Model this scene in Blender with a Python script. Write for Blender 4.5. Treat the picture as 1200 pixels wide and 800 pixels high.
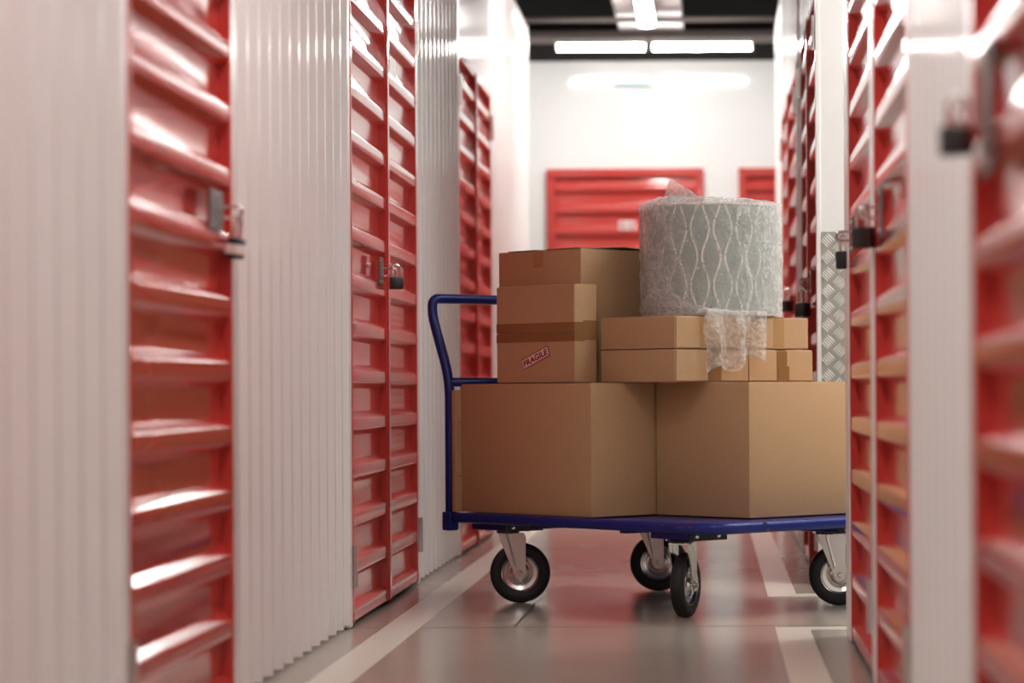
import bpy, bmesh, math, random
from mathutils import Vector, Matrix
random.seed(7)
S = bpy.context.scene
C = bpy.context.collection
PI = math.pi
for o in list(bpy.data.objects): bpy.data.objects.remove(o)

# ------------------------------------------------------------------ camera, world, exposure
F = 3200.0; VX, VY = 835.0, 458.0; ROLL = 0.006; H = 0.70
cd = bpy.data.cameras.new('camera'); cam = bpy.data.objects.new('camera', cd); C.objects.link(cam)
cam.location = (0, 0, H); cam.rotation_euler = (PI/2, ROLL, 0)
cd.sensor_width = 36; cd.sensor_fit = 'HORIZONTAL'; cd.lens = F*36/1200
cd.shift_x = -(VX-600)/1200; cd.shift_y = (VY-400)/1200
cd.clip_start = .05; cd.clip_end = 100
cd.dof.use_dof = True; cd.dof.focus_distance = 8.75; cd.dof.aperture_fstop = 2.3
S.camera = cam
w = bpy.data.worlds.new('world'); S.world = w; w.use_nodes = True
w.node_tree.nodes['Background'].inputs[0].default_value = (1, .97, .95, 1)
w.node_tree.nodes['Background'].inputs[1].default_value = .03
S.view_settings.view_transform = 'Standard'; S.view_settings.look = 'None'
S.view_settings.exposure = 0.80; S.view_settings.gamma = 1.0; S.view_settings.use_curve_mapping = False
LAMP = 40.0          # radiance of the fluorescent diffusers

# ------------------------------------------------------------------ materials
def mat(name, col, rough=.5, metal=0., spec=.5, coat=0., bump=None, var=None, rvar=None):
    m = bpy.data.materials.new(name); m.use_nodes = True
    nt = m.node_tree; b = nt.nodes['Principled BSDF']
    b.inputs['Base Color'].default_value = (*col, 1); b.inputs['Roughness'].default_value = rough
    b.inputs['Metallic'].default_value = metal; b.inputs['Specular IOR Level'].default_value = spec
    b.inputs['Coat Weight'].default_value = coat; b.inputs['Coat Roughness'].default_value = .08
    tc = nt.nodes.new('ShaderNodeTexCoord')
    def noise(scale, detail=3, stretch=None):
        n = nt.nodes.new('ShaderNodeTexNoise'); n.inputs['Scale'].default_value = scale; n.inputs['Detail'].default_value = detail
        if stretch:
            mp = nt.nodes.new('ShaderNodeMapping'); mp.inputs['Scale'].default_value = stretch
            nt.links.new(tc.outputs['Object'], mp.inputs[0]); nt.links.new(mp.outputs[0], n.inputs[0])
        else: nt.links.new(tc.outputs['Object'], n.inputs[0])
        return n
    if var:
        n = noise(var[0], 5, var[2] if len(var) > 2 else None); mx = nt.nodes.new('ShaderNodeMix'); mx.data_type = 'RGBA'
        mx.inputs[6].default_value = (*[max(0, c*(1-var[1])) for c in col], 1); mx.inputs[7].default_value = (*[c*(1+var[1]) for c in col], 1)
        nt.links.new(n.outputs[0], mx.inputs[0]); nt.links.new(mx.outputs[2], b.inputs['Base Color'])
    if rvar:
        n = noise(rvar[0], 4); mr = nt.nodes.new('ShaderNodeMapRange')
        mr.inputs[1].default_value = .3; mr.inputs[2].default_value = .7; mr.inputs[3].default_value = rvar[1]; mr.inputs[4].default_value = rvar[2]
        nt.links.new(n.outputs[0], mr.inputs[0]); nt.links.new(mr.outputs[0], b.inputs['Roughness'])
    if bump:
        n = noise(bump[0], 3); bp = nt.nodes.new('ShaderNodeBump'); bp.inputs['Strength'].default_value = bump[1]; bp.inputs['Distance'].default_value = bump[2]
        nt.links.new(n.outputs[0], bp.inputs['Height']); nt.links.new(bp.outputs[0], b.inputs['Normal'])
    return m
M = {}
M['red'] = mat('red_paint', (.53, .052, .042), .12, 0, .75, .15)
M['white'] = mat('white_sheet', (.80, .785, .77), .13, 0, .5)
M['whitewall'] = mat('white_wall', (.80, .795, .78), .11, 0, .5)
M['trim'] = mat('white_trim', (.82, .81, .80), .25)
M['dark'] = mat('dark_ceiling', (.012, .010, .009), .8)
M['greypipe'] = mat('grey_pipe', (.22, .19, .18), .5)
M['concrete'] = mat('concrete', (.44, .385, .325), .18, 0, .5, var=(2.2, .08), bump=(1.2, .03, .003))
M['tray'] = mat('tray_grey', (.42, .39, .385), .45)
M['linepaint'] = mat('line_paint', (.80, .73, .63), .28)
M['joint'] = mat('joint_line', (.19, .155, .13), .8)
M['card'] = mat('cardboard', (.49, .305, .165), .72, 0, .25, var=(160, .10), bump=(40, .08, .001))
M['carddark'] = mat('cardboard_dark', (.16, .13, .07), .8)  # darkened card for gap shade and fold lines
M['tape'] = mat('brown_tape', (.27, .135, .052), .22, 0, .5, bump=(25, .2, .002))
M['cleartape'] = mat('clear_tape', (.44, .25, .115), .12, 0, .6, bump=(30, .3, .002))
M['stick_w'] = mat('sticker_white', (.86, .76, .73), .4)
M['stick_r'] = mat('sticker_red', (.32, .01, .012), .4)
M['blue'] = mat('blue_enamel', (.010, .021, .18), .32, 0, .35, coat=0, var=(30, .15), bump=(12, .05, .002))
M['rust'] = mat('rust_scratch', (.16, .06, .02), .7)
M['chrome'] = mat('zinc', (.72, .70, .68), .20, 1, .5)
M['steel'] = mat('plate_steel', (.15, .145, .14), .45, .8)
M['rubber'] = mat('rubber', (.012, .011, .011), .55, 0, .4)
M['black'] = mat('black_plastic', (.012, .011, .012), .35)
M['brass'] = mat('brass', (.45, .32, .12), .3, 1)
M['alu'] = mat('aluminium_plate', (.34, .33, .295), .45, .35, .5)
M['tread'] = mat('tread_bars', (.86, .84, .79), .28, .35)  # same metal as the plate; worn polish and glints put into a paler tone
M['cyan'] = mat('cyan_plate', (.25, .62, .70), .3)
M['inside'] = mat('unit_inside', (.10, .09, .09), .8)
def emis(name, col, s):
    m = bpy.data.materials.new(name); m.use_nodes = True; nt = m.node_tree; nt.nodes.clear()
    e = nt.nodes.new('ShaderNodeEmission'); e.inputs[0].default_value = (*col, 1); e.inputs[1].default_value = s
    out = nt.nodes.new('ShaderNodeOutputMaterial'); nt.links.new(e.outputs[0], out.inputs[0]); return m
M['lamp'] = emis('lamp_diffuser', (1, .965, .93), LAMP)
M['exit'] = emis('exit_face', (.9, 1, 1), 1.2)

# ------------------------------------------------------------------ helpers
def obj(name, bm, m, parent=None, smooth=False, mats=None):
    me = bpy.data.meshes.new(name); bmesh.ops.recalc_face_normals(bm, faces=bm.faces); bm.to_mesh(me); bm.free()
    for x in (mats or [m]): me.materials.append(x)
    if smooth:
        for p in me.polygons: p.use_smooth = True
    o = bpy.data.objects.new(name, me); C.objects.link(o)
    if parent: o.parent = parent
    return o
def smooth_angle(o, ang=35):
    me = o.data
    for p in me.polygons: p.use_smooth = True
    bm = bmesh.new(); bm.from_mesh(me)
    for e in bm.edges:
        if len(e.link_faces) == 2 and e.calc_face_angle(0) > math.radians(ang): e.smooth = False
    bm.to_mesh(me); bm.free(); return o
def tag(o, label, cat, group=None, kind=None):
    o['label'] = label; o['category'] = cat
    if group: o['group'] = group
    if kind: o['kind'] = kind
    return o
def thing(name, loc, label, cat, group=None, rz=0, kind=None):
    o = bpy.data.objects.new(name, None); C.objects.link(o); o.location = loc; o.rotation_euler = (0, 0, rz)
    o.empty_display_size = .05
    if label: tag(o, label, cat, group, kind)
    elif kind: o['kind'] = kind
    return o
def struct(o, label=None): 
    o['kind'] = 'structure'
    if label: o['label'] = label
    return o
def box(bm, x0, x1, y0, y1, z0, z1, mi=0, bev=0):
    vs = [bm.verts.new(p) for p in ((x0,y0,z0),(x1,y0,z0),(x1,y1,z0),(x0,y1,z0),(x0,y0,z1),(x1,y0,z1),(x1,y1,z1),(x0,y1,z1))]
    fs = [bm.faces.new([vs[i] for i in q]) for q in ((3,2,1,0),(4,5,6,7),(0,1,5,4),(1,2,6,5),(2,3,7,6),(3,0,4,7))]
    for f in fs: f.material_index = mi
    if bev:
        es = list({e for f in fs for e in f.edges})
        bmesh.ops.bevel(bm, geom=es, offset=bev, segments=2, affect='EDGES', profile=.5)
    return vs
def boxm(*a, **k):
    bm = bmesh.new(); box(bm, *a, **k); return bm
def frame_of(d):
    d = Vector(d).normalized(); up = Vector((0,0,1)) if abs(d.z) < .95 else Vector((1,0,0))
    a = d.cross(up).normalized(); b = d.cross(a).normalized(); return a, b
def tube(bm, pts, r, n=14, cap=True):
    pts = [Vector(p) for p in pts]; rings = []
    a = None
    for i, p in enumerate(pts):
        d = (pts[min(i+1, len(pts)-1)] - pts[max(i-1, 0)]).normalized()
        if a is None: a, b = frame_of(d)
        else:
            a = (a - d*a.dot(d)).normalized(); b = d.cross(a)
        rr = r[i] if isinstance(r, (list, tuple)) else r
        rings.append([bm.verts.new(p + (a*math.cos(2*PI*k/n) + b*math.sin(2*PI*k/n))*rr) for k in range(n)])
    for R0, R1 in zip(rings, rings[1:]):
        for k in range(n): bm.faces.new((R0[k], R0[(k+1)%n], R1[(k+1)%n], R1[k]))
    if cap:
        bm.faces.new(rings[0][::-1]); bm.faces.new(rings[-1])
def lathe(bm, prof, axis_o, axis_d, n=40, mi=0, close=True):
    """prof = [(radius, along axis)]"""
    o = Vector(axis_o); d = Vector(axis_d).normalized(); a, b = frame_of(d); rings = []
    for r, t in prof:
        if r < 1e-6: rings.append([bm.verts.new(o + d*t)])
        else: rings.append([bm.verts.new(o + d*t + (a*math.cos(2*PI*k/n) + b*math.sin(2*PI*k/n))*r) for k in range(n)])
    for R0, R1 in zip(rings, rings[1:]):
        for k in range(n):
            q = [R0[k % len(R0)], R0[(k+1) % len(R0)], R1[(k+1) % len(R1)], R1[k % len(R1)]]
            u = []
            for x in q:
                if x not in u: u.append(x)
            if len(u) > 2: bm.faces.new(u).material_index = mi
def smoothpath(pts, rad, seg=8):
    """round the inner corners of a polyline"""
    pts = [Vector(p) for p in pts]; out = [pts[0]]
    for i in range(1, len(pts)-1):
        p, q, r_ = pts[i-1], pts[i], pts[i+1]
        rr = rad[i-1] if isinstance(rad, (list, tuple)) else rad
        t = min(rr, (p-q).length*.49, (r_-q).length*.49)
        a = q + (p-q).normalized()*t; b = q + (r_-q).normalized()*t
        for k in range(seg+1):
            s = k/seg; out.append(a*(1-s)**2 + q*2*s*(1-s) + b*s*s)
    out.append(pts[-1]); return out
def dup(root, loc=None, rz=None):
    r = root.copy(); C.objects.link(r)
    if loc is not None: r.location = loc
    if rz is not None: r.rotation_euler = (0, 0, rz)
    for ch in list(root.children):
        c = ch.copy(); C.objects.link(c); c.parent = r
        for g in ch.children:
            d = g.copy(); C.objects.link(d); d.parent = c
    return r

# ------------------------------------------------------------------ plan of the place
WL, WR = 1.077, 0.381              # distance of the two corridor walls from the camera's axis
WT = 2.86                          # top of the partition walls
DT = 2.165                         # top of the doors
PITCH = .1433; Z0 = .016           # door ribs
def YL(px): return F*WL/(VX-px)
def YR(px): return F*WR/(px-VX)
YEND = 16.15; YBACK = 18.03        # ends of the side walls, back wall
YN, YF = 7.77, 9.83                # side corridor on the right

# floor
fl = struct(obj('floor', boxm(-6, 6, -1.5, YBACK+.2, -.1, 0), M['concrete']))
def fpart(name, x0, x1, y0, y1, m='linepaint', h=.0012):
    return obj(name, boxm(x0, x1, y0, y1, 0.0002, h), M[m], fl)
fpart('floor_line', -.985, -.877, 2, 16.0)
bm = bmesh.new(); box(bm, .181, .282, 2, 8.08, .0002, .0012); box(bm, .282, 3.5, 7.985, 8.08, .0002, .0012)
obj('floor_line', bm, M['linepaint'], fl)
bm = bmesh.new(); box(bm, .184, .283, 9.27, 16.0, .0002, .0012); box(bm, .283, 3.5, 9.27, 9.40, .0002, .0012)
obj('floor_line', bm, M['linepaint'], fl)
for y in (8.13, 12.2): fpart('floor_joint', -1.07, .9, y, y+.009, 'joint', .0006)
def floor_at(px, py):
    dx, dy = px-VX, py-VY; dx, dy = dx-ROLL*dy, dy+ROLL*dx
    Y = H*F/dy; return Vector((dx/F*Y, Y, .001))
bm = bmesh.new(); pts = [floor_at(*p) for p in ((640,694),(632,702),(627,706),(621,716),(614,722),(608,729),(604,732),(607,733))]
for a, b in zip(pts, pts[1:]):
    n = Vector((.0035, 0, 0)); bm.faces.new([bm.verts.new(p) for p in (a-n, a+n, b+n, b-n)])
obj('floor_crack', bm, M['black'], fl)

# ceiling: dark roof high above the partitions, with purlins
cl = struct(obj('ceiling', boxm(-6, 6, -1.5, YBACK+.2, 3.75, 3.85), M['dark']))
for y in (2, 5, 8, 11, 14, 16.9): obj('purlin', boxm(-6, 6, y, y+.12, 3.5, 3.75), M['dark'], cl)
# back wall
bw = struct(obj('wall_back', boxm(-6, 6, YBACK, YBACK+.12, 0, 2.88), M['whitewall']))
obj('upper_wall', boxm(-6, 6, YBACK+.05, YBACK+.12, 2.88, 3.75), M['dark'], bw)
obj('cap_rail', boxm(-6, 6, YBACK-.01, YBACK+.13, 2.88, 2.90), M['dark'], bw)
struct(obj('wall_front', boxm(-6, 6, -1.5, -1.4, 0, 3.75), M['inside']))

# corrugated partition panels
def corr_panel(side, y0, y1, z0=0.0, z1=WT, edge0=True, edge1=True, name=None):
    X = side*(WL if side < 0 else WR)
    e = .055; a0 = y0 + (e if edge0 else 0); a1 = y1 - (e if edge1 else 0)
    P = .165; dep = .034; prof = []; y = a0
    n = max(1, round((a1-a0)/P)); p = (a1-a0)/n
    for k in range(n):
        b = a0 + k*p
        prof += [(b, 0), (b+.10*p, 0), (b+.30*p, dep), (b+.80*p, dep)]
    prof.append((a1, 0))
    bm = bmesh.new()
    def row(off, z): return [bm.verts.new((X + side*(d+off), y, z)) for y, d in prof]
    A, B = row(0, z0+.012), row(0, z1); A2, B2 = row(.006, z0+.012), row(.006, z1)
    for i in range(len(prof)-1):
        bm.faces.new((A[i], A[i+1], B[i+1], B[i])); bm.faces.new((A2[i+1], A2[i], B2[i], B2[i+1]))
        bm.faces.new((B[i], B[i+1], B2[i+1], B2[i])); bm.faces.new((A[i+1], A[i], A2[i], A2[i+1]))
    o = struct(obj(name or ('wall_left' if side < 0 else 'wall_right'), bm, M['white']))
    for ok, ya, yb in ((edge0, y0, y0+e), (edge1, y1-e, y1)):
        if ok: obj('edge_post', boxm(min(X, X+side*.08), max(X, X+side*.08), ya, yb, z0+.004, z1, bev=.003), M['trim'], o)
    obj('core', boxm(min(X+side*.045, X+side*.10), max(X+side*.045, X+side*.10), y0, y1, z0+.004, z1), M['trim'], o)
    return o

# red ribbed doors
DEP = .024
def leaf_mesh(X, side, y0, y1, z0=Z0, z1=DT):
    """horizontal ribs pressed into the sheet; side = direction into the wall"""
    prof = [(z0, DEP*.0), ]
    prof = []; n = int((z1-z0)/PITCH)
    for k in range(n+1):
        b = z0 + k*PITCH
        if b+.05 > z1: break
        if k: prof.append((b-.017, DEP))
        prof += [(b, 0), (b+.037, 0), (b+.054, DEP)]
    prof.append((z1, DEP))
    bm = bmesh.new()
    R = []
    for z, d in prof:
        R.append([bm.verts.new((X+side*(d+t), y, z)) for y, t in ((y0,0),(y1,0),(y1,.004),(y0,.004))])
    for a, b in zip(R, R[1:]):
        for i in range(4): bm.faces.new((a[i], a[(i+1)%4], b[(i+1)%4], b[i]))
    bm.faces.new(R[0]); bm.faces.new(R[-1])
    es = [e for e in bm.edges if abs(e.verts[0].co.z-e.verts[1].co.z) < 1e-6 and abs(e.verts[0].co.y-e.verts[1].co.y) > .1]
    bmesh.ops.bevel(bm, geom=es, offset=.003, segments=2, affect='EDGES', profile=.5)
    return bm
def bx(bm, X, side, d0, d1, *a, **k):
    x0, x1 = X+side*d0, X+side*d1
    box(bm, min(x0, x1), max(x0, x1), *a, **k)
ndoor = [0]
def wall_door(side, y0, y1, leaves=1, hinge='near', gap=.010, label=None, zs=(.12, 1.93), top_visible=True):
    X = side*(WL if side < 0 else WR); ndoor[0] += 1
    root = thing('door_%d' % ndoor[0], (0, 0, 0), None, None, kind='structure')
    if label: root['label'] = label
    ys = [y0 + (y1-y0)*k/leaves for k in range(leaves+1)]
    for k in range(leaves):
        a, b = ys[k]+.006, ys[k+1]-.006
        lf = smooth_angle(obj('door_leaf', leaf_mesh(X, side, a+.016, b-.016), M['red'], root), 50)
        bm = bmesh.new()
        for ya in (a, b-.018): bx(bm, X, side, -.002, .034, ya, ya+.018, Z0-.004, DT, bev=.002)
        bx(bm, X, side, -.001, .034, a, b, DT-.03, DT+.004)
        obj('leaf_frame', bm, M['red'], lf)
        if leaves == 2 and side < 0 and 8 < a < 11:
            for z in [Z0+.02+PITCH*q*3 for q in range(6)]:
                for ya in (a+.009, b-.009):
                    bm = bmesh.new(); lathe(bm, [(0, .004), (.004, .0035), (.005, 0)], (X, ya, z), (-side, 0, 0), 10); obj('rivet', bm, M['red'], lf)
        hn = hinge if leaves == 1 else ('near' if k == 0 else 'far')
        hy = a-.010 if hn == 'near' else b+.010
        for z in zs:
            bm = bmesh.new()
            tube(bm, [(X-side*.008, hy, z), (X-side*.008, hy, z+.125)], .0085, 12)
            bx(bm, X, side, -.003, .004, hy-.022, hy+.022, z, z+.125)
            for q in (.04, .085): tube(bm, [(X-side*.008, hy, z+q-.0015), (X-side*.008, hy, z+q+.0015)], .0095, 12)
            smooth_angle(obj('hinge', bm, M['chrome'], lf))
    if leaves == 2:
        m = (y0+y1)/2; bm = bmesh.new(); bx(bm, X, side, -.008, .0, m-.022, m+.022, Z0, DT-.01, bev=.002)
        obj('meeting_strip', bm, M['red'], root)
    bm = bmesh.new(); bx(bm, X, side, .002, .07, y0-.01, y1+.01, DT+.008, WT, bev=.003)
    obj('header_panel', bm, M['white'], root)
    bm = bmesh.new(); bx(bm, X, side, .055, .06, y0-.01, y1+.01, 0.004, DT+.01); obj('backing', bm, M['inside'], root)
    return root
YA0, YA1 = YL(151), YL(273); YB0, YB1 = YL(412), YL(489); YC0, YC1 = YL(539.5), YL(576.5)
corr_panel(-1, 2.6, YA0)
wall_door(-1, 0.7, 2.6, 2, label='red ribbed double door on the left, outside the photo behind the camera side')
corr_panel(-1, -1.4, .7)
wall_door(-1, YA0, YA1, 1, 'near', label='single red ribbed steel door nearest on the left, with a plated hasp')
corr_panel(-1, YA1, YB0)
wall_door(-1, YB0, YB1, 2, label='red ribbed double door in the middle of the left wall')
corr_panel(-1, YB1, YC0)
wall_door(-1, YC0, YC1, 2, label='red ribbed double door farthest along the left wall')
corr_panel(-1, YC1, YEND)
YR1, YR2, YR3 = YR(1026), YR(1022), YR(996.5)
wall_door(1, YR(1065), YR1, 1, 'near', label='single red ribbed door on the right with padlock at its far edge, second from the camera')
bm = bmesh.new(); box(bm, WR-.004, WR+.06, YR1+.008, YR2-.008, .004, WT, bev=.004); struct(obj('trim_3', bm, M['trim']))
wall_door(1, YR2, YR3, 1, 'near', label='single red ribbed door on the right beside the side corridor corner')
corr_panel(1, YR(1141), YR(1065))
wall_door(1, YR(1141)-1.12, YR(1141), 1, 'near', label='red ribbed door nearest on the right, out of focus')
wall_door(1, .9, YR(1141)-1.13, 2, label='red ribbed double door on the right, outside the photo')
corr_panel(1, -1.4, .9)
# corner of the near right block and its end wall along the side corridor
bm = bmesh.new(); box(bm, WR-.004, WR+.05, YR3+.012, YN, .004, WT, bev=.003); struct(obj('trim_1', bm, M['trim']))
struct(obj('wall_side_corridor_near', boxm(WR+.05, 6, YN-.06, YN, 0, WT), M['whitewall']))
# far right block: end wall facing the camera, with a chequer plate guard
ew = struct(obj('wall_side_corridor_far', boxm(WR+.002, 6, YF, YF+.06, 0, WT), M['whitewall']))
bm = bmesh.new(); box(bm, WR-.004, WR+.012, YF-.004, YF+.05, .004, WT, bev=.002); struct(obj('trim_2', bm, M['trim']))
YD0, YD1 = YF+.05, YR(941); YE0, YE1 = YR(935), YR(918)
wall_door(1, YD0, YD1, 2, label='red ribbed double door on the right just beyond the side corridor')
corr_panel(1, YD1, YE0)
wall_door(1, YE0, YE1, 2, label='red ribbed double door farthest along the right wall')
corr_panel(1, YE1, YEND)
# chequer plate
cp = thing('checker_plate', (WR+.014, YF-.001, 0), 'aluminium chequer plate guard on the lower end wall beside the side corridor', 'wall guard')
PW, PH = .62, 1.27
obj('plate', boxm(0, PW, -.004, 0, .01, PH), M['alu'], cp)
bm = bmesh.new(); colw = .043
for i in range(int(PW/colw)):
    for j in range(int(PH/.061)+1):
        cx, cz = (i+.5)*colw, .02 + j*.061 + (i % 2)*.0305
        if cz > PH-.022 or cz < .02: continue
        s = 1 if i % 2 else -1
        for k in range(-2, 3):
            o2 = k*.0084
            px, pz = cx - o2*.707*s, cz + o2*.707
            L = .020
            dx, dz = .707*s, .707
            nx, nz = -dz, dx
            vs = []
            for q in range(7):
                t = -L + 2*L*q/6; wv = .0022*math.sqrt(max(0, 1-(t/L)**2)) + .0002; hh = .0026*(1-(t/L)**2)
                vs.append([bm.verts.new((px+dx*t+nx*wv, -.0040, pz+dz*t+nz*wv)), bm.verts.new((px+dx*t, -.0041-hh, pz+dz*t)), bm.verts.new((px+dx*t-nx*wv, -.0040, pz+dz*t-nz*wv))])
            for a, b in zip(vs, vs[1:]):
                bm.faces.new((a[0], a[1], b[1], b[0])); bm.faces.new((a[1], a[2], b[2], b[1]))
obj('tread_pattern', bm, M['tread'], cp)
for z in (.1, 1.24):
    bm = bmesh.new(); lathe(bm, [(0, .004), (.006, .003), (.007, 0)], (.28, -.004, z), (0, -1, 0), 12); obj('rivet', bm, M['chrome'], cp)

# doors in the back wall, facing the corridor
def back_door(x0, x1, plate_x=None, label=None):
    ndoor[0] += 1
    root = thing('door_%d' % ndoor[0], (0, 0, 0), None, None, kind='structure'); root['label'] = label
    bm = leaf_mesh(0, 1, x0+.05, x1-.05)
    bmesh.ops.rotate(bm, verts=bm.verts, cent=(0,0,0), matrix=Matrix(((0,1,0),(1,0,0),(0,0,1))))
    bmesh.ops.translate(bm, verts=bm.verts, vec=(0, YBACK-.032, 0))
    smooth_angle(obj('door_leaf', bm, M['red'], root), 50)
    bm = bmesh.new()
    for a in (x0, x1-.055): box(bm, a, a+.055, YBACK-.04, YBACK-.001, .004, DT-.052, bev=.003)
    box(bm, x0, x1, YBACK-.04, YBACK-.001, DT-.05, DT+.004, bev=.003)
    obj('door_frame', bm, M['red'], root)
    if plate_x is not None:
        bm = bmesh.new(); box(bm, plate_x-.055, plate_x+.055, YBACK-.038, YBACK-.033, 1.765, 1.825, bev=.0024)
        pl = obj('number_plate', bm, M['stick_w'], root)
        for q in (-.028, .028):
            bm = bmesh.new()
            tube(bm, [(plate_x+q+.014*math.cos(t*PI/8), YBACK-.039, 1.795+.016*math.sin(t*PI/8)) for t in range(17)], .005, 6, False)
            obj('digit', bm, M['red'], pl)
    return root
def XB(px): return (px-VX)/F*YBACK
back_door(XB(642), XB(826), XB(736), label='closed red ribbed door in the back wall with a pale number plate')
back_door(XB(867), XB(867)+1.04, label='red ribbed door in the back wall partly hidden by the right wall')
back_door(XB(642)-1.6, XB(642)-.55, label='red ribbed door in the back wall out of sight behind the left wall')

dd = dup([o for o in bpy.data.objects if o.name == 'door_%d' % ndoor[0]][0], (-2.0, YBACK-1.4, 0), PI)
ndoor[0] += 1; dd.name = 'door_%d' % ndoor[0]; dd['label'] = 'red ribbed door closing the corridor behind the camera'
# ------------------------------------------------------------------ lights and services overhead
def light_fix(name_label, loc, length, along_x, group='fluorescent battens overhead'):
    t = thing('ceiling_light', loc, name_label, 'ceiling light', group, rz=0 if along_x else PI/2)
    L = length/2
    smooth_angle(obj('housing', boxm(-L, L, -.05, .05, .035, .075, bev=.006), M['trim'], t))
    bm = bmesh.new(); prof = [(.045*math.cos(a), .035*math.sin(a)) for a in [PI + PI*k/10 for k in range(11)]]
    A = [bm.verts.new((-L+.015, y, z+.035)) for y, z in prof]; B = [bm.verts.new((L-.015, y, z+.035)) for y, z in prof]
    for i in range(10): bm.faces.new((A[i], A[i+1], B[i+1], B[i]))
    bm.faces.new(A); bm.faces.new(B[::-1]); bm.faces.new((A[0], B[0], B[-1], A[-1]))
    obj('diffuser', bm, M['lamp'], t)
    for s in (-1, 1): obj('end_cap', boxm(min(s*L, s*(L-.015)), max(s*L, s*(L-.015)), -.048, .048, -.002, .06, bev=.003), M['trim'], t)
    return t
ZL = 2.835; XC = -.375; YLAMP = 17.1
light_fix('lit fluorescent batten crosswise at the back, left of the pair', (( 707-VX)/F*YLAMP, YLAMP, ZL), .57, True)
light_fix('lit fluorescent batten crosswise at the back, right of the pair', ((825-VX)/F*YLAMP, YLAMP, ZL), .64, True)
light_fix('lit fluorescent batten running lengthwise under the white cable tray', (XC, 16.1-.62, ZL+.01), 1.24, False)
for x in (-1.7, 1.2): light_fix('fluorescent batten of the back cross corridor, hidden behind the corridor walls', (x, YLAMP, ZL), .62, True)
for y in (13.6, 5.7, 3.3, 1.0): light_fix('fluorescent batten over the corridor, above the top of the photo', (XC, y, ZL+.01), 1.24, False)
for x in (1.35, 2.6):
    for y in (8.45, 9.2): light_fix('fluorescent batten of the side corridor, out of sight behind the right wall', (x, y, ZL), 1.0, True)
tr = thing('cable_tray', (XC+.005, 0, 2.955), 'white ribbed cable tray hanging lengthwise above the corridor lamp', 'cable tray')
bm = bmesh.new(); n = 12; wt = .385
for k in range(n):
    a = -wt/2 + k*wt/n
    box(bm, a, a+wt/n*.62, 3, 17.5, 0, .006)
box(bm, -wt/2, wt/2, 3, 17.5, .006, .010)
obj('tray_bed', bm, M['tray'], tr)
for s in (-1, 1): obj('side_rail', boxm(s*wt/2-.006, s*wt/2+.006, 3, 17.5, 0, .06), M['tray'], tr)
for y in (5, 9, 13, 17):
    for s in (-1, 1):
        bm = bmesh.new(); tube(bm, [(s*wt/2, y, .03), (s*wt/2, y, .79)], .005, 8); obj('hanger_rod', bm, M['greypipe'], tr)
bm = bmesh.new(); box(bm, -5, 5, YLAMP-.04, YLAMP+.04, ZL+.076, ZL+.118, bev=.004)
tag(obj('light_trunking', bm, M['greypipe']), 'grey metal trunking crossing at the back and carrying the crosswise lamps', 'trunking')
bm = bmesh.new(); tube(bm, [(-5, 16.35, 2.925), (5, 16.35, 2.925)], .016, 12)
tag(obj('service_pipe', bm, M['greypipe'], smooth=True), 'grey pipe crossing under the dark ceiling in front of the lamps', 'pipe')
bm = bmesh.new(); tube(bm, [(-5, 17.6, 2.97), (5, 17.6, 2.97)], .028, 12)
tag(obj('service_pipe', bm, M['greypipe'], smooth=True), 'thicker dim grey pipe behind the crosswise lamps near the back wall', 'pipe')
es = thing('emergency_light', (XB(743), YBACK-.03, 2.745), 'small lit emergency luminaire high on the white back wall', 'emergency light')
obj('case', boxm(-.12, .12, -.02, .03, -.035, .035, bev=.005), M['trim'], es)
obj('light_face', boxm(-.11, .11, -.024, -.018, -.008, .03), M['exit'], es)
obj('colour_strip', boxm(-.11, .11, -.024, -.018, -.03, -.012), M['cyan'], es)

# ------------------------------------------------------------------ hasps and padlocks
def side_point(side, px, py):
    dx, dy = px-VX, py-VY; dx, dy = dx-ROLL*dy, dy+ROLL*dx
    W = WL if side < 0 else WR
    Y = F*W/abs(dx); return Vector((side*W, Y, H - dy/F*Y))
def hasp(side, y, z, hw=.045, hh=.09, label=''):
    X = side*(WL if side < 0 else WR)
    t = thing('hasp', (X, y, z), label, 'hasp')
    s = -side
    bm = bmesh.new(); x0, x1 = sorted((s*.001, s*.006)); box(bm, x0-.0, x1, -hw, hw, -hh/2, hh/2, bev=.0015); obj('back_plate', bm, M['steel'], t)
    bm = bmesh.new(); tube(bm, smoothpath([(s*.004, hw+.004, .012), (s*.045, hw+.004, .012), (s*.045, hw+.004, -.012), (s*.004, hw+.004, -.012)], .01), .004, 10)
    smooth_angle(obj('staple', bm, M['chrome'], t))
    for a in (-.6, .6):
        for b in (-.7, .7):
            bm = bmesh.new(); lathe(bm, [(0, .0035), (.004, .003), (.005, 0)], (s*.006, a*hw, b*hh/2), (s, 0, 0), 10); obj('screw', bm, M['chrome'], t)
    return t
def make_padlock(scale, loc, rz, label, stripe=False, tilt=0):
    t = thing('padlock', loc, label, 'padlock', 'padlocks on the door hasps', rz)
    t.rotation_euler = (tilt, 0, rz)
    w_, h_, d_ = .022*scale, .040*scale, .012*scale
    smooth_angle(obj('lock_body', boxm(-w_, w_, -d_, d_, -h_-.045*scale, -.045*scale, bev=.004*scale), M['black'], t))
    bm = bmesh.new(); q = w_*.62
    pts = [(-q, 0, -.05*scale), (-q, 0, -.02*scale)] + [(-q*math.cos(a), 0, -.02*scale + q*math.sin(a)) for a in [PI*k/12 for k in range(1, 12)]] + [(q, 0, -.02*scale), (q, 0, -.05*scale)]
    tube(bm, pts, .0042*scale, 10); smooth_angle(obj('shackle', bm, M['chrome'], t))
    if stripe:
        bm = bmesh.new(); box(bm, -w_-.001, w_+.001, -d_-.001, d_+.001, -h_*.80-.045*scale, -h_*.30-.045*scale, bev=.003*scale); obj('lock_band', bm, M['stick_w'], t)
    return t
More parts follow.
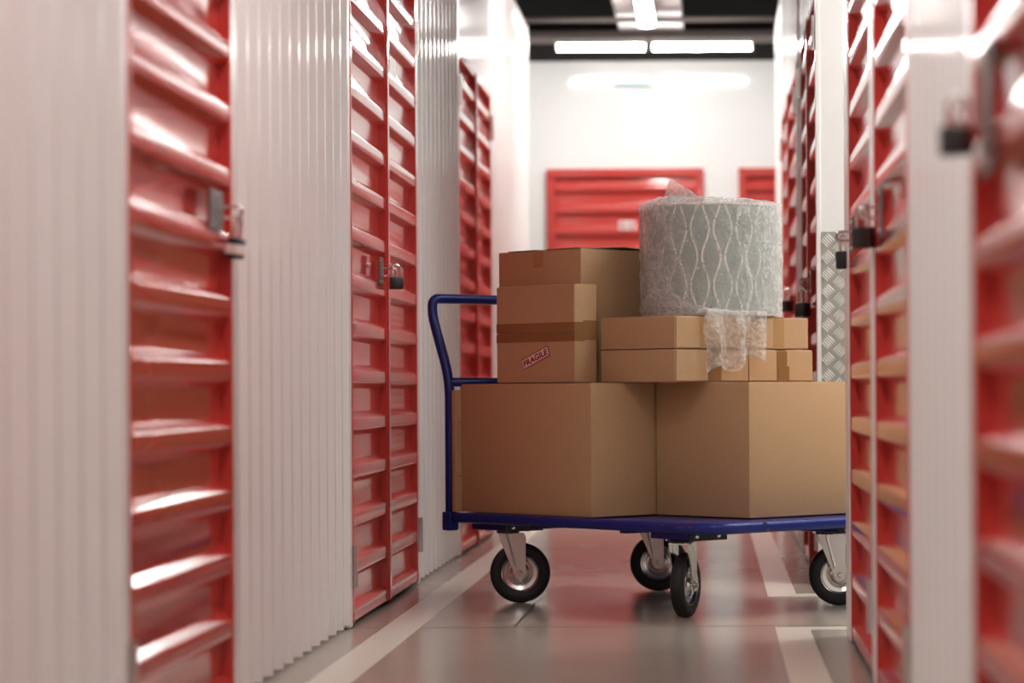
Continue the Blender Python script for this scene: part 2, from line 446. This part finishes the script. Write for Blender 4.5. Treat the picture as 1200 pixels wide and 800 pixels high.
# left, near single door: big plate and padlock sticking out into the corridor
p = side_point(-1, 251, 246); hasp(-1, p.y, p.z, .078, .088, 'steel hasp plate on the nearest left door')
p = side_point(-1, 264, 250); make_padlock(1.15, (p.x+.026, p.y+.03, p.z-.002), 1.35, 'black padlock with a pale band on the nearest left door', True, .12)
# left double door
p = side_point(-1, 446, 318); hasp(-1, p.y-.02, p.z, .05, .09, 'steel hasp on the middle left double door')
p = side_point(-1, 456, 314); make_padlock(1.05, (p.x+.022, p.y, p.z+.018), .55, 'black padlock with bright shackle at the middle left double door')
# right doors
p = side_point(1, 1033, 248); hasp(1, p.y-.03, p.z, .05, .12, 'steel hasp at the far edge of the second right door')
p = side_point(1, 1026, 242); make_padlock(1.25, (p.x-.032, p.y+.02, p.z+.01), -.75, 'black padlock on the second right door, nearer of the two sharp ones', False, .1)
p = side_point(1, 1000, 276); hasp(1, p.y-.02, p.z, .05, .10, 'steel hasp on the right door at the side corridor corner')
p = side_point(1, 993, 270); make_padlock(1.25, (p.x-.008, p.y-.01, p.z-.002), -.5, 'black padlock on the right door next to the chequer plate corner', False, .1)
p = side_point(1, 1158, 130); hasp(1, p.y-.02, p.z, .07, .18, 'blurred steel hasp on the nearest right door')
p = side_point(1, 1146, 112); make_padlock(1.1, (p.x-.028, p.y+.03, p.z+.01), -.7, 'blurred dark padlock on the nearest right door')
p = side_point(1, 951, 335); make_padlock(1.4, (p.x-.034, p.y+.02, p.z), -.9, 'black padlock on the far right double door beside the chequer plate')
p = side_point(1, 951, 330); hasp(1, p.y-.05, p.z, .05, .10, 'steel hasp on the far right double door beside the chequer plate')
p = side_point(1, 929, 336); make_padlock(1.4, (p.x-.028, p.y, p.z), -.9, 'blurred padlock on the farthest right double door')
# small frame plate on the right leaf of the middle left door
p = side_point(-1, 467, 84)
np_ = thing('door_plate', (p.x+.001, p.y, p.z), 'small pale plate fixed high on the middle left double door', 'plate')
obj('plate_face', boxm(-.026, -.021, -.10, .10, -.05, .05), M['stick_w'], np_)
obj('plate_edge', boxm(-.026, -.020, -.105, -.100, -.055, .055), M['black'], np_)

# ------------------------------------------------------------------ trolley
K = .964; AN = math.radians(46)
U = Vector((math.cos(AN), -math.sin(AN), 0)); Vv = Vector((math.sin(AN), math.cos(AN), 0))
PL = Vector((-.403*K, 9.06*K, 0)); RZ = -AN
ZT = .300
def W3(u, v, z=0): 
    q = PL + (U*u + Vv*v)*K; q.z = z; return q
tro = thing('platform_trolley', PL, 'blue steel platform trolley on four castors carrying the cardboard boxes', 'trolley', None, RZ)
U0, U1, V0, V1 = -.705*K, .679*K, -.089*K, .865*K
def rrect(u0, u1, v0, v1, r, n=8):
    out = []
    for cx, cy, a0 in ((u1-r, v1-r, 0), (u0+r, v1-r, PI/2), (u0+r, v0+r, PI), (u1-r, v0+r, 1.5*PI)):
        for k in range(n+1):
            a = a0 + PI/2*k/n; out.append((cx+r*math.cos(a), cy+r*math.sin(a)))
    return out
# deck: rolled edge profile swept round, then a top sheet
bm = bmesh.new(); rings = []
for inset, z in ((.05, ZT-.033), (.012, ZT-.034), (.004, ZT-.030), (.0, ZT-.022), (.0, ZT-.012), (.004, ZT-.004), (.012, ZT), (.02, ZT+.0005), (.028, ZT-.003)):
    rings.append([bm.verts.new((x, y, z)) for x, y in rrect(U0+inset, U1-inset, V0+inset, V1-inset, max(.015, .105-inset))])
for a, b in zip(rings, rings[1:]):
    n = len(a)
    for k in range(n): bm.faces.new((a[k], a[(k+1)%n], b[(k+1)%n], b[k]))
bm.faces.new(rings[0][::-1]); bm.faces.new(rings[-1])
dk = smooth_angle(obj('deck', bm, M['blue'], tro), 40)
for (u, zz, l) in ((.50, ZT-.016, .035), (.555, ZT-.014, .02), (.43, ZT-.011, .012), (.10, ZT-.008, .006)):
    obj('paint_chip', boxm(u*K, u*K+l, V0-.0006, V0+.004, zz, zz+.003), M['rust'], dk)
for v, zz in ((.13, ZT-.006), (.14, ZT-.03)): obj('paint_chip', boxm(U1-.003, U1+.0006, v*K, v*K+.012, zz, zz+.006), M['rust'], dk)
# under-deck corner brackets
def bracket(u0, u1, v0, v1):
    bm = bmesh.new(); box(bm, u0*K, u1*K, v0*K, v1*K, ZT-.056, ZT-.030, bev=.003)
    o = obj('corner_bracket', bm, M['blue'], tro)
    obj('bracket_end_shade', boxm(u1*K-.002, u1*K+.003, v0*K+.004, v1*K-.004, ZT-.060, ZT-.036), M['black'], o)  # black sheet stands in for the shaded open end of the channel
    for f_ in (.2, .75):
        vv = v0+(v1-v0)*f_
        bm = bmesh.new(); lathe(bm, [(0, .006), (.006, .005), (.008, 0)], (u1*K+.003, vv*K, ZT-.046), (1, 0, 0), 10); obj('bolt', bm, M['chrome'], o)
        bm = bmesh.new()
        lathe(bm, [(0, .008), (.008, .007), (.008, 0)], ((u0+(u1-u0)*(.25 if f_ < .5 else .8))*K, vv*K, ZT-.056), (0, 0, -1), 10); obj('bolt', bm, M['chrome'], o)
bracket(-.575, -.40, -.045, .13); bracket(.335, .51, -.045, .13); bracket(-.60, -.40, .64, .82); bracket(.36, .55, .60, .80)
# cross ribs below
for u in (-.25, .2): obj('cross_rib', boxm(u*K-.02, u*K+.02, V0+.05, V1-.05, ZT-.045, ZT-.030), M['blue'], tro)
def caster(cx, cy, heading, name='caster'):
    """cx, cy: wheel centre in world; heading: world angle from the swivel pin to the wheel centre"""
    t = bpy.data.objects.new(name, None); C.objects.link(t); t.parent = tro
    loc = Vector((cx, cy, 0)) - PL; loc.z = 0
    c_, s_ = math.cos(-RZ), math.sin(-RZ)
    t.location = (loc.x*c_-loc.y*s_, loc.x*s_+loc.y*c_, 0); t.rotation_euler = (0, 0, heading-RZ)
    R = .100; zp = ZT-.056
    bm = bmesh.new()      # tyre, axle along local y
    lathe(bm, [(.064, -.017), (.070, -.0205), (.088, -.021), (.097, -.016), (.1, -.007), (.1, .007), (.097, .016), (.088, .021), (.070, .0205), (.064, .017), (.064, -.017)], (0, 0, R), (0, 1, 0), 56)
    smooth_angle(obj('tyre', bm, M['rubber'], t), 40)
    bm = bmesh.new()
    for s in (-1, 1):
        lathe(bm, [(.0645, s*.017), (.062, s*.021), (.059, s*.019), (.056, s*.010), (.044, s*.007), (.040, s*.011), (.036, s*.012), (.032, s*.009), (.024, s*.012), (.018, s*.020), (0, s*.021)], (0, 0, R), (0, 1, 0), 48)
    smooth_angle(obj('rim', bm, M['chrome'], t), 30)
    bm = bmesh.new()      # fork cheeks
    off = -.040
    for s in (-1, 1):
        y0 = s*.030
        outl = [(off-.030, zp-.012), (off+.030+.022, zp-.012), (.019, zp-.03), (.0185, R-.002), (.013, R-.015), (0, R-.020), (-.012, R-.016), (-.018, R-.004), (off-.012, zp-.065), (off-.024, zp-.04)]
        A = [bm.verts.new((x, y0-.0015, z)) for x, z in outl]; B = [bm.verts.new((x, y0+.0015, z)) for x, z in outl]
        bm.faces.new(A); bm.faces.new(B[::-1])
        for i in range(len(outl)): bm.faces.new((A[i], A[(i+1)%len(outl)], B[(i+1)%len(outl)], B[i]))
        # pressed stiffening bead
        tube(bm, [(off-.004, y0+s*.0015, zp-.014), (-.016, y0+s*.0015, R+.022)], .004, 8)
    box(bm, off-.030, off+.052, -.031, .031, zp-.016, zp-.011)
    obj('fork', bm, M['chrome'], t)
    bm = bmesh.new(); lathe(bm, [(0, .0), (.036, .0), (.038, .006), (.034, .013), (0, .013)], (off, 0, zp-.012), (0, 0, 1), 28)
    smooth_angle(obj('swivel_head', bm, M['black'], t))
    bm = bmesh.new()
    for s in (-1, 1):
        lathe(bm, [(.0135, s*.031), (.0135, s*.0335), (0, s*.0335)], (0, 0, R), (0, 1, 0), 24)
        lathe(bm, [(.0095, s*.0335), (.0095, s*.040), (.007, s*.0415), (0, s*.0415)], (0, 0, R), (0, 1, 0), 6)
    tube(bm, [(0, -.034, R), (0, .034, R)], .006, 12); obj('axle', bm, M['chrome'], t)
    return t
caster(-.643, 9.08, 0.05); caster(-.087, 8.46, math.radians(72)); caster(-.193, 9.59, 0.0); caster(.41, 8.90, 0.0)
# handle
bm = bmesh.new(); hu = -.672*K; va, vb = -.062*K, .835*K; zb = 1.018; out = .092
path = [(hu, va, ZT-.045), (hu, va, .60), (hu, va, .745), (hu-out*.97, va, .955), (hu-out, va, zb), (hu-out, va+.06, zb), (hu-out, vb-.06, zb), (hu-out, vb, zb), (hu-out*.97, vb, .955), (hu, vb, .745), (hu, vb, .60), (hu, vb, ZT-.045)]
tube(bm, smoothpath(path, [.06, .09, .035, .035, .03, .03, .035, .035, .09, .06], 10), .0165, 16)
hd = obj('handle', bm, M['blue'], tro, smooth=True)
bm = bmesh.new(); tube(bm, [(hu, va, .735), (hu, vb, .735)], .0150, 14); obj('cross_bar', bm, M['blue'], hd, smooth=True)
for v in (va, vb):
    bm = bmesh.new(); box(bm, hu-.021, hu+.021, v-.021, v+.021, ZT-.062, ZT+.002, bev=.006); smooth_angle(obj('handle_socket', bm, M['blue'], hd))

# ------------------------------------------------------------------ cardboard boxes (local frame of the trolley)
def carton(label, u0, u1, v0, v1, z0, z1, rz=0, name='cardboard_box', m='card', seam=None, group=None):
    t = thing(name, W3((u0+u1)/2, (v0+v1)/2, z0), label, 'box', group, RZ+rz)
    a, b, h = (u1-u0)*K/2, (v1-v0)*K/2, z1-z0
    bm = bmesh.new(); box(bm, -a, a, -b, b, .001, h, bev=.0022)
    smooth_angle(obj('carton_body', bm, M[m], t), 60); t['dims'] = (a, b, h)
    return t, a, b, h
def flaps(t, a, b, z, gap=.003, lift=0):
    """two long top flaps meeting along the local x axis"""
    for s in (-1, 1):
        bm = bmesh.new(); y0, y1 = sorted((s*gap/2, s*(b-.002)))
        vs = box(bm, -a+.002, a-.002, y0, y1, z, z+.003)
        if lift:
            for v in bm.verts:
                if abs(v.co.y) < gap: v.co.z += lift
        obj('flap', bm, M['card'], t)
HB = .426
zt1 = ZT + HB
# L: large box front left
L, a, b, h = carton('large cardboard box at the left of the trolley deck, under the stickered box', -.624, .056, -.05, .46, ZT, zt1)
flaps(L, a, b, h-.001)
# R: large box to the right
R_, a, b, h = carton('large cardboard box at the right end of the trolley deck, corner towards the camera', .064, .507, .235, .80, ZT, zt1)
flaps(R_, a, b, h-.001)
# flattened carton by the handle
Mx, a, b, h = carton('thin flat cardboard carton standing upright against the trolley handle', -.6505, -.628, -.072, .50, ZT, ZT+.408, name='flat_carton')
for z in (.12, .30): obj('crease', boxm(a-.0005, a+.0012, -b+.01, b-.01, z, z+.002), M['carddark'], Mx)
# F: upright box with sticker, seam and tape on its long side
zf1 = zt1+.003+.318
Fx, a, b, h = carton('upright narrow cardboard box with a red and white FRAGILE sticker', -.463, -.057, -.018, .078, zt1+.003, zf1)
hs = h*.515
for z0_, z1_ in ((.002, hs-.0012), (hs+.0012, h-.002)):
    obj('flap', boxm(-a+.001, a-.001, -b-.003, -b, z0_, z1_, bev=.0008), M['card'], Fx)
def tp(t, m, *bx_): return obj('tape', boxm(*bx_), M[m], t)
tp(Fx, 'tape', -a-.0006, a+.0004, -b-.0038, -b-.003, hs-.030, hs-.0015)
tp(Fx, 'tape', -a-.0006, a+.0004, -b-.0038, -b-.003, hs+.0015, hs+.032)
tp(Fx, 'tape', a, a+.0008, -b-.0035, -b+.040, hs-.030, hs+.032)
tp(Fx, 'tape', a, a+.0012, -b+.034, b-.004, hs-.026, hs+.037)
# sticker
bm = bmesh.new(); SW, SH = .0705, .0175
box(bm, -SW, SW, -.0004, 0, -SH, SH)
stk = obj('sticker', bm, M['stick_r'], Fx); stk['label'] = 'white and red FRAGILE sticker'
stk.location = (.002, -b-.0036, .082)
stk.rotation_euler = (0, -math.radians(19.5), 0)
obj('sticker_face', boxm(-SW+.0035, SW-.0035, -.0008, -.0004, -SH+.0035, SH-.0035), M['stick_w'], stk)
tc_ = bpy.data.curves.new('txt', 'FONT'); tc_.body = 'FRAGILE'; tc_.size = .0335; tc_.align_x = 'CENTER'; tc_.align_y = 'CENTER'; tc_.offset = .0016; tc_.extrude = .0002; tc_.space_character = 1.04
to = bpy.data.objects.new('txt', tc_); C.objects.link(to); bpy.context.view_layer.update()
me = bpy.data.meshes.new_from_object(to.evaluated_get(bpy.context.evaluated_depsgraph_get())); bpy.data.objects.remove(to)
me.name = 'lettering'; me.materials.clear(); me.materials.append(M['stick_r'])
xs = [v.co.x for v in me.vertices]; zz = [v.co.y for v in me.vertices]
sx = (2*SW-.016)/(max(xs)-min(xs)); sy = (2*SH-.0135)/(max(zz)-min(zz)); mx_, my_ = (max(xs)+min(xs))/2, (max(zz)+min(zz))/2
for v in me.vertices: v.co = Vector(((v.co.x-mx_)*sx, -.0011-v.co.z*.5, (v.co.y-my_)*sy))
lo = bpy.data.objects.new('lettering', me); C.objects.link(lo); lo.parent = stk
# G: box behind the sticker box
zg1 = zt1+.003+.438
Gx, a, b, h = carton('tall cardboard box standing behind the stickered box, slightly open on top', -.585, -.150, .09, .47, zt1+.003, zg1)
flaps(Gx, a, b, h-.001, .012, .010)
obj('gap_shade', boxm(-a+.05, -a+.20, -b+.001, -b+.05, h, h+.0045), M['carddark'], Gx)  # solid dark strips painted as the shade in the flap gaps
obj('gap_shade', boxm(a-.17, a-.01, -b+.001, -b+.05, h, h+.0045), M['carddark'], Gx)
tp(Gx, 'cleartape', -.030, .022, -b-.0008, -b, h-.055, h+.001)
# S1, S2, T1, T2: shallow boxes
hS = .1035
z1 = zt1+.003; z2 = z1+hS+.0015
def shallow(label, u0, u1, v0, v1, z, tapef=None, rz=0, m='tape'):
    t, a, b, h = carton(label, u0, u1, v0, v1, z, z+hS, rz, group='shallow cartons under the wrapped lampshade')
    bm = bmesh.new(); box(bm, a-.001, a+.004, -b+.004, b-.002, .004, h-.003, bev=.001)   # end tuck panel
    obj('end_panel', bm, M['card'], t)
    if tapef is not None:
        y = -b + 2*b*tapef
        tp(t, m, a+.004, a+.0048, y-.026, y+.022, .002, h-.004)
        if m == 'tape': tp(t, m, a+.0046, a+.0054, y-.018, y+.032, .002, h*.48)
        tp(t, m, -a, a+.004, y-.024, y+.024, h, h+.0006)
    return t
shallow('shallow cardboard box lying directly on the large boxes, lower left of the four', -.045, .316, .085, .418, z1, .52)
shallow('shallow cardboard box under the front of the lampshade, upper left of the four', -.045, .316, .085, .43, z2, .40, 0, 'cleartape')
shallow('shallow cardboard box nearest the chequer plate, lower right of the four', -.04, .310, .424, .735, z1, .52)
shallow('shallow cardboard box under the right side of the lampshade, upper right of the four', -.04, .304, .436, .72, z2, .50, .0, 'cleartape')
zs = z2+hS+.001

# ------------------------------------------------------------------ lampshade in bubble wrap
ls_m = bpy.data.materials.new('lampshade_fabric'); ls_m.use_nodes = True; nt = ls_m.node_tree; bs = nt.nodes['Principled BSDF']
uvn = nt.nodes.new('ShaderNodeUVMap'); sp = nt.nodes.new('ShaderNodeSeparateXYZ'); nt.links.new(uvn.outputs[0], sp.inputs[0])
def mth(op, a, b=None):
    n = nt.nodes.new('ShaderNodeMath'); n.operation = op
    for i, x in enumerate((a, b)):
        if x is None: continue
        if isinstance(x, (int, float)): n.inputs[i].default_value = x
        else: nt.links.new(x, n.inputs[i])
    return n.outputs[0]
NC = 18                                               # ogee cells round the drum
ux = mth('MULTIPLY', sp.outputs[0], NC); wob = mth('MULTIPLY', mth('COSINE', mth('MULTIPLY', sp.outputs[1], 2*PI*1.93)), .150)
fr = mth('FRACT', ux); tri = mth('ABSOLUTE', mth('SUBTRACT', fr, .5))      # 0..0.5
dist = mth('ABSOLUTE', mth('SUBTRACT', tri, mth('ADD', wob, .25)))
line = mth('LESS_THAN', dist, .042)
nz = nt.nodes.new('ShaderNodeTexNoise'); nz.inputs['Scale'].default_value = 60
mxc = nt.nodes.new('ShaderNodeMix'); mxc.data_type = 'RGBA'
mxc.inputs[6].default_value = (.38, .42, .388, 1); mxc.inputs[7].default_value = (.90, .86, .77, 1)
nt.links.new(line, mxc.inputs[0]); nt.links.new(mxc.outputs[2], bs.inputs['Base Color']); bs.inputs['Roughness'].default_value = .7
SR, SHH = .214, .355
LC = W3(.100, .462, zs)
sh = thing('lampshade', LC, 'grey drum lampshade with pale wavy lines, wrapped in bubble wrap on the boxes', 'lampshade')
bm = bmesh.new(); uvl = bm.loops.layers.uv.new('UVMap'); N = 96
rings = [[bm.verts.new((SR*math.cos(2*PI*k/N), SR*math.sin(2*PI*k/N), .008+SHH*j/8)) for k in range(N)] for j in range(9)]
for j in range(8):
    for k in range(N):
        f = bm.faces.new((rings[j][k], rings[j][(k+1)%N], rings[j+1][(k+1)%N], rings[j+1][k]))
        for lp, (kk, jj) in zip(f.loops, ((k,j),(k+1,j),(k+1,j+1),(k,j+1))): lp[uvl].uv = (kk/N, jj/8)
obj('shade_drum', bm, ls_m, sh, smooth=True)
for z in (.008, .008+SHH):
    bm = bmesh.new(); tube(bm, [(SR*math.cos(2*PI*k/64), SR*math.sin(2*PI*k/64), z) for k in range(65)], .004, 8, False)
    obj('rim_ring', bm, M['linepaint'], sh, smooth=True)
bm = bmesh.new()
for k in range(3):
    a = 2*PI*k/3; tube(bm, [(.02*math.cos(a), .02*math.sin(a), SHH-.03), (SR*math.cos(a), SR*math.sin(a), SHH)], .002, 6)
tube(bm, [(.02*math.cos(2*PI*k/24), .02*math.sin(2*PI*k/24), SHH-.03) for k in range(25)], .002, 6, False)
obj('spider_fitting', bm, M['chrome'], sh)

def film(name, lo, hi):
    global nt
    bw_m = bpy.data.materials.new(name); bw_m.use_nodes = True; nt = bw_m.node_tree; nt.nodes.clear()
    out = nt.nodes.new('ShaderNodeOutputMaterial'); mix = nt.nodes.new('ShaderNodeMixShader'); trn = nt.nodes.new('ShaderNodeBsdfTransparent')
    pb = nt.nodes.new('ShaderNodeBsdfPrincipled'); pb.inputs['Base Color'].default_value = (.95, .95, .94, 1); pb.inputs['Roughness'].default_value = .09; pb.inputs['Specular IOR Level'].default_value = .8
    trn.inputs[0].default_value = (.96, .96, .96, 1)
    tc = nt.nodes.new('ShaderNodeTexCoord')
    vo = nt.nodes.new('ShaderNodeTexVoronoi'); vo.inputs['Scale'].default_value = 120
    no = nt.nodes.new('ShaderNodeTexNoise'); no.inputs['Scale'].default_value = 34; no.inputs['Detail'].default_value = 5; no.inputs['Distortion'].default_value = 1.5
    for n in (vo, no): nt.links.new(tc.outputs['Object'], n.inputs['Vector'])
    ad = mth('ADD', mth('MULTIPLY', vo.outputs[0], .5), mth('MULTIPLY', no.outputs[0], 1.3))
    bp = nt.nodes.new('ShaderNodeBump'); bp.inputs['Strength'].default_value = .9; bp.inputs['Distance'].default_value = .010
    nt.links.new(ad, bp.inputs['Height']); nt.links.new(bp.outputs[0], pb.inputs['Normal'])
    lw = nt.nodes.new('ShaderNodeLayerWeight'); lw.inputs[0].default_value = .35
    mr = nt.nodes.new('ShaderNodeMapRange'); mr.inputs[1].default_value = .40; mr.inputs[2].default_value = .72; mr.inputs[3].default_value = lo; mr.inputs[4].default_value = hi
    nt.links.new(no.outputs[0], mr.inputs[0])
    fac = mth('MINIMUM', mth('ADD', mr.outputs[0], mth('MULTIPLY', lw.outputs['Facing'], .45)), .92)
    nt.links.new(fac, mix.inputs[0]); nt.links.new(trn.outputs[0], mix.inputs[1])
    tl = nt.nodes.new('ShaderNodeBsdfTranslucent'); tl.inputs[0].default_value = (.95, .95, .94, 1); nt.links.new(bp.outputs[0], tl.inputs['Normal'])
    m2 = nt.nodes.new('ShaderNodeMixShader'); m2.inputs[0].default_value = .40
    nt.links.new(pb.outputs[0], m2.inputs[1]); nt.links.new(tl.outputs[0], m2.inputs[2]); nt.links.new(m2.outputs[0], mix.inputs[2]); nt.links.new(mix.outputs[0], out.inputs[0])
    return bw_m
bw_m = film('bubble_film', .10, .40); bw_thick = film('bubble_film_layers', .28, .66); bw_mid = film('bubble_film_double', .16, .52)

from mathutils import noise as mn
def nzv(x, y, z, s): return mn.noise(Vector((x*s, y*s, z*s)))
# body round the drum, folded over at the top
bm = bmesh.new(); N, J = 150, 46; G_ = []
for j in range(J+1):
    t = j/J; row = []
    for k in range(N):
        a = 2*PI*k/N
        if t < .82:
            z = .003 + (SHH+.016)*(t/.82); r = SR + .010
            r += .006*nzv(math.cos(a)*2, math.sin(a)*2, z*6, 1.6) + .004*nzv(math.cos(a)*9, math.sin(a)*9, z*22, 1)
            # left side (towards -X) sags a little
            r += .012*max(0, math.cos(a-PI*1.05))*math.exp(-((z-.30)/.12)**2)
        else:
            q = (t-.82)/.18; r = (SR+.010)*(1-.62*q) + .010*nzv(math.cos(a)*3, math.sin(a)*3, q*2, 1.5)
            z = SHH+.019 + .010*math.sin(q*PI) + .022*q*(1-q)*2*max(0, math.cos(a-PI*1.1)) + .012*nzv(math.cos(a)*5, math.sin(a)*5, q*4, 1)*min(1, q*3)
        row.append(bm.verts.new((r*math.cos(a), r*math.sin(a), z)))
    G_.append(row)
for A, B in zip(G_, G_[1:]):
    for k in range(N): bm.faces.new((A[k], A[(k+1)%N], B[(k+1)%N], B[k]))
wr = obj('bubble_wrap', bm, bw_m, sh, smooth=True); wr['label'] = 'clear crinkled bubble wrap with a tail hanging over the boxes'
def sheet(name, fn, n, m):
    bm = bmesh.new(); g = [[bm.verts.new(fn(i/n, j/m)) for i in range(n+1)] for j in range(m+1)]
    for A, B in zip(g, g[1:]):
        for i in range(n): bm.faces.new((A[i], A[i+1], B[i+1], B[i]))
    return obj(name, bm, bw_thick, wr, smooth=True)
# top flap: a peak standing up on the left half of the rim
def top_flap(s, t):
    x = -.165 + .150*s; base = SHH+.006
    hgt = .100*min(1, s/.16)**.6*(1-s)**.75
    return Vector((x + .012*t*(1-s), -.12 - .035*t + .016*nzv(s*4, t*3, 0, 1), base + hgt*t + .003*nzv(s*7, t*5, 3, 1)))
sheet('top_flap', top_flap, 40, 14)
# gathered roll along the foot of the drum, towards the camera
def foot(s, t):
    a = math.radians(186 + 96*s); ang = t*2*PI*.8
    amp = .056*math.exp(-((s-.42)/.30)**2) + .006
    rr = SR + .014 + .012*(1-math.cos(ang))*.5 + .008*nzv(s*9, t*2, 1, 1)
    z = .006 + amp*1.35*(.5-.5*math.cos(ang)) + .012*nzv(s*7, t*3, 4, 1)*t
    return Vector((rr*math.cos(a), rr*math.sin(a), max(.004, z)))
sheet('gathered_fold', foot, 90, 22)
# tail hanging over the front corner of the shallow boxes, in front of their right-hand faces
cu, sv = U, Vv
def tail(s, t):
    # s across (along v), t down; starts on the box top, goes over the +u edge and hangs, spreading from a pinch
    sp_ = min(1, .55 + 1.1*t)
    v = .205 + .27*(.42 + (s-.42)*sp_) - .035*math.sin(min(1, t*1.2)*PI)*max(0, .5-s)
    topL = .10
    d = t*(.300 - .055*s - .018*math.sin(s*11)*t)
    fold = .016*math.sin(s*15 + 2.2*t*(s-.4)) + .010*nzv(s*7, t*3, 2, 1.3) + .006*nzv(s*14, t*12, 6, 1.3)
    if d < topL:
        u = .333 - (topL-d)/K; z = .020 + .014*nzv(s*5, t*6, 5, 1.2)
    else:
        q = d-topL; u = .352 + fold*min(1, q*14)/K; z = .018 - q
    p = W3(u, v, zs) - LC
    return Vector((p.x, p.y, z))
sheet('hanging_tail', tail, 70, 80)
# second turns of the film overlapping the sleeve on the left and on the right
def turn(a0, a1, ph):
    def f(s, t):
        a = math.radians(a0 + (a1-a0)*s + 6*nzv(t*3, ph, 0, 1)); r = SR + .019 + .007*nzv(s*8, t*7, ph, 1) + .004*nzv(s*22, t*18, ph, 1)
        return Vector((r*math.cos(a), r*math.sin(a), .012 + (SHH+.004)*t))
    return f
for q, fm in (((178, 236, 1.0), bw_mid), ((292, 352, 5.0), bw_m)):
    o = sheet('overlap_turn', turn(*q), 60, 60); o.data.materials[0] = fm
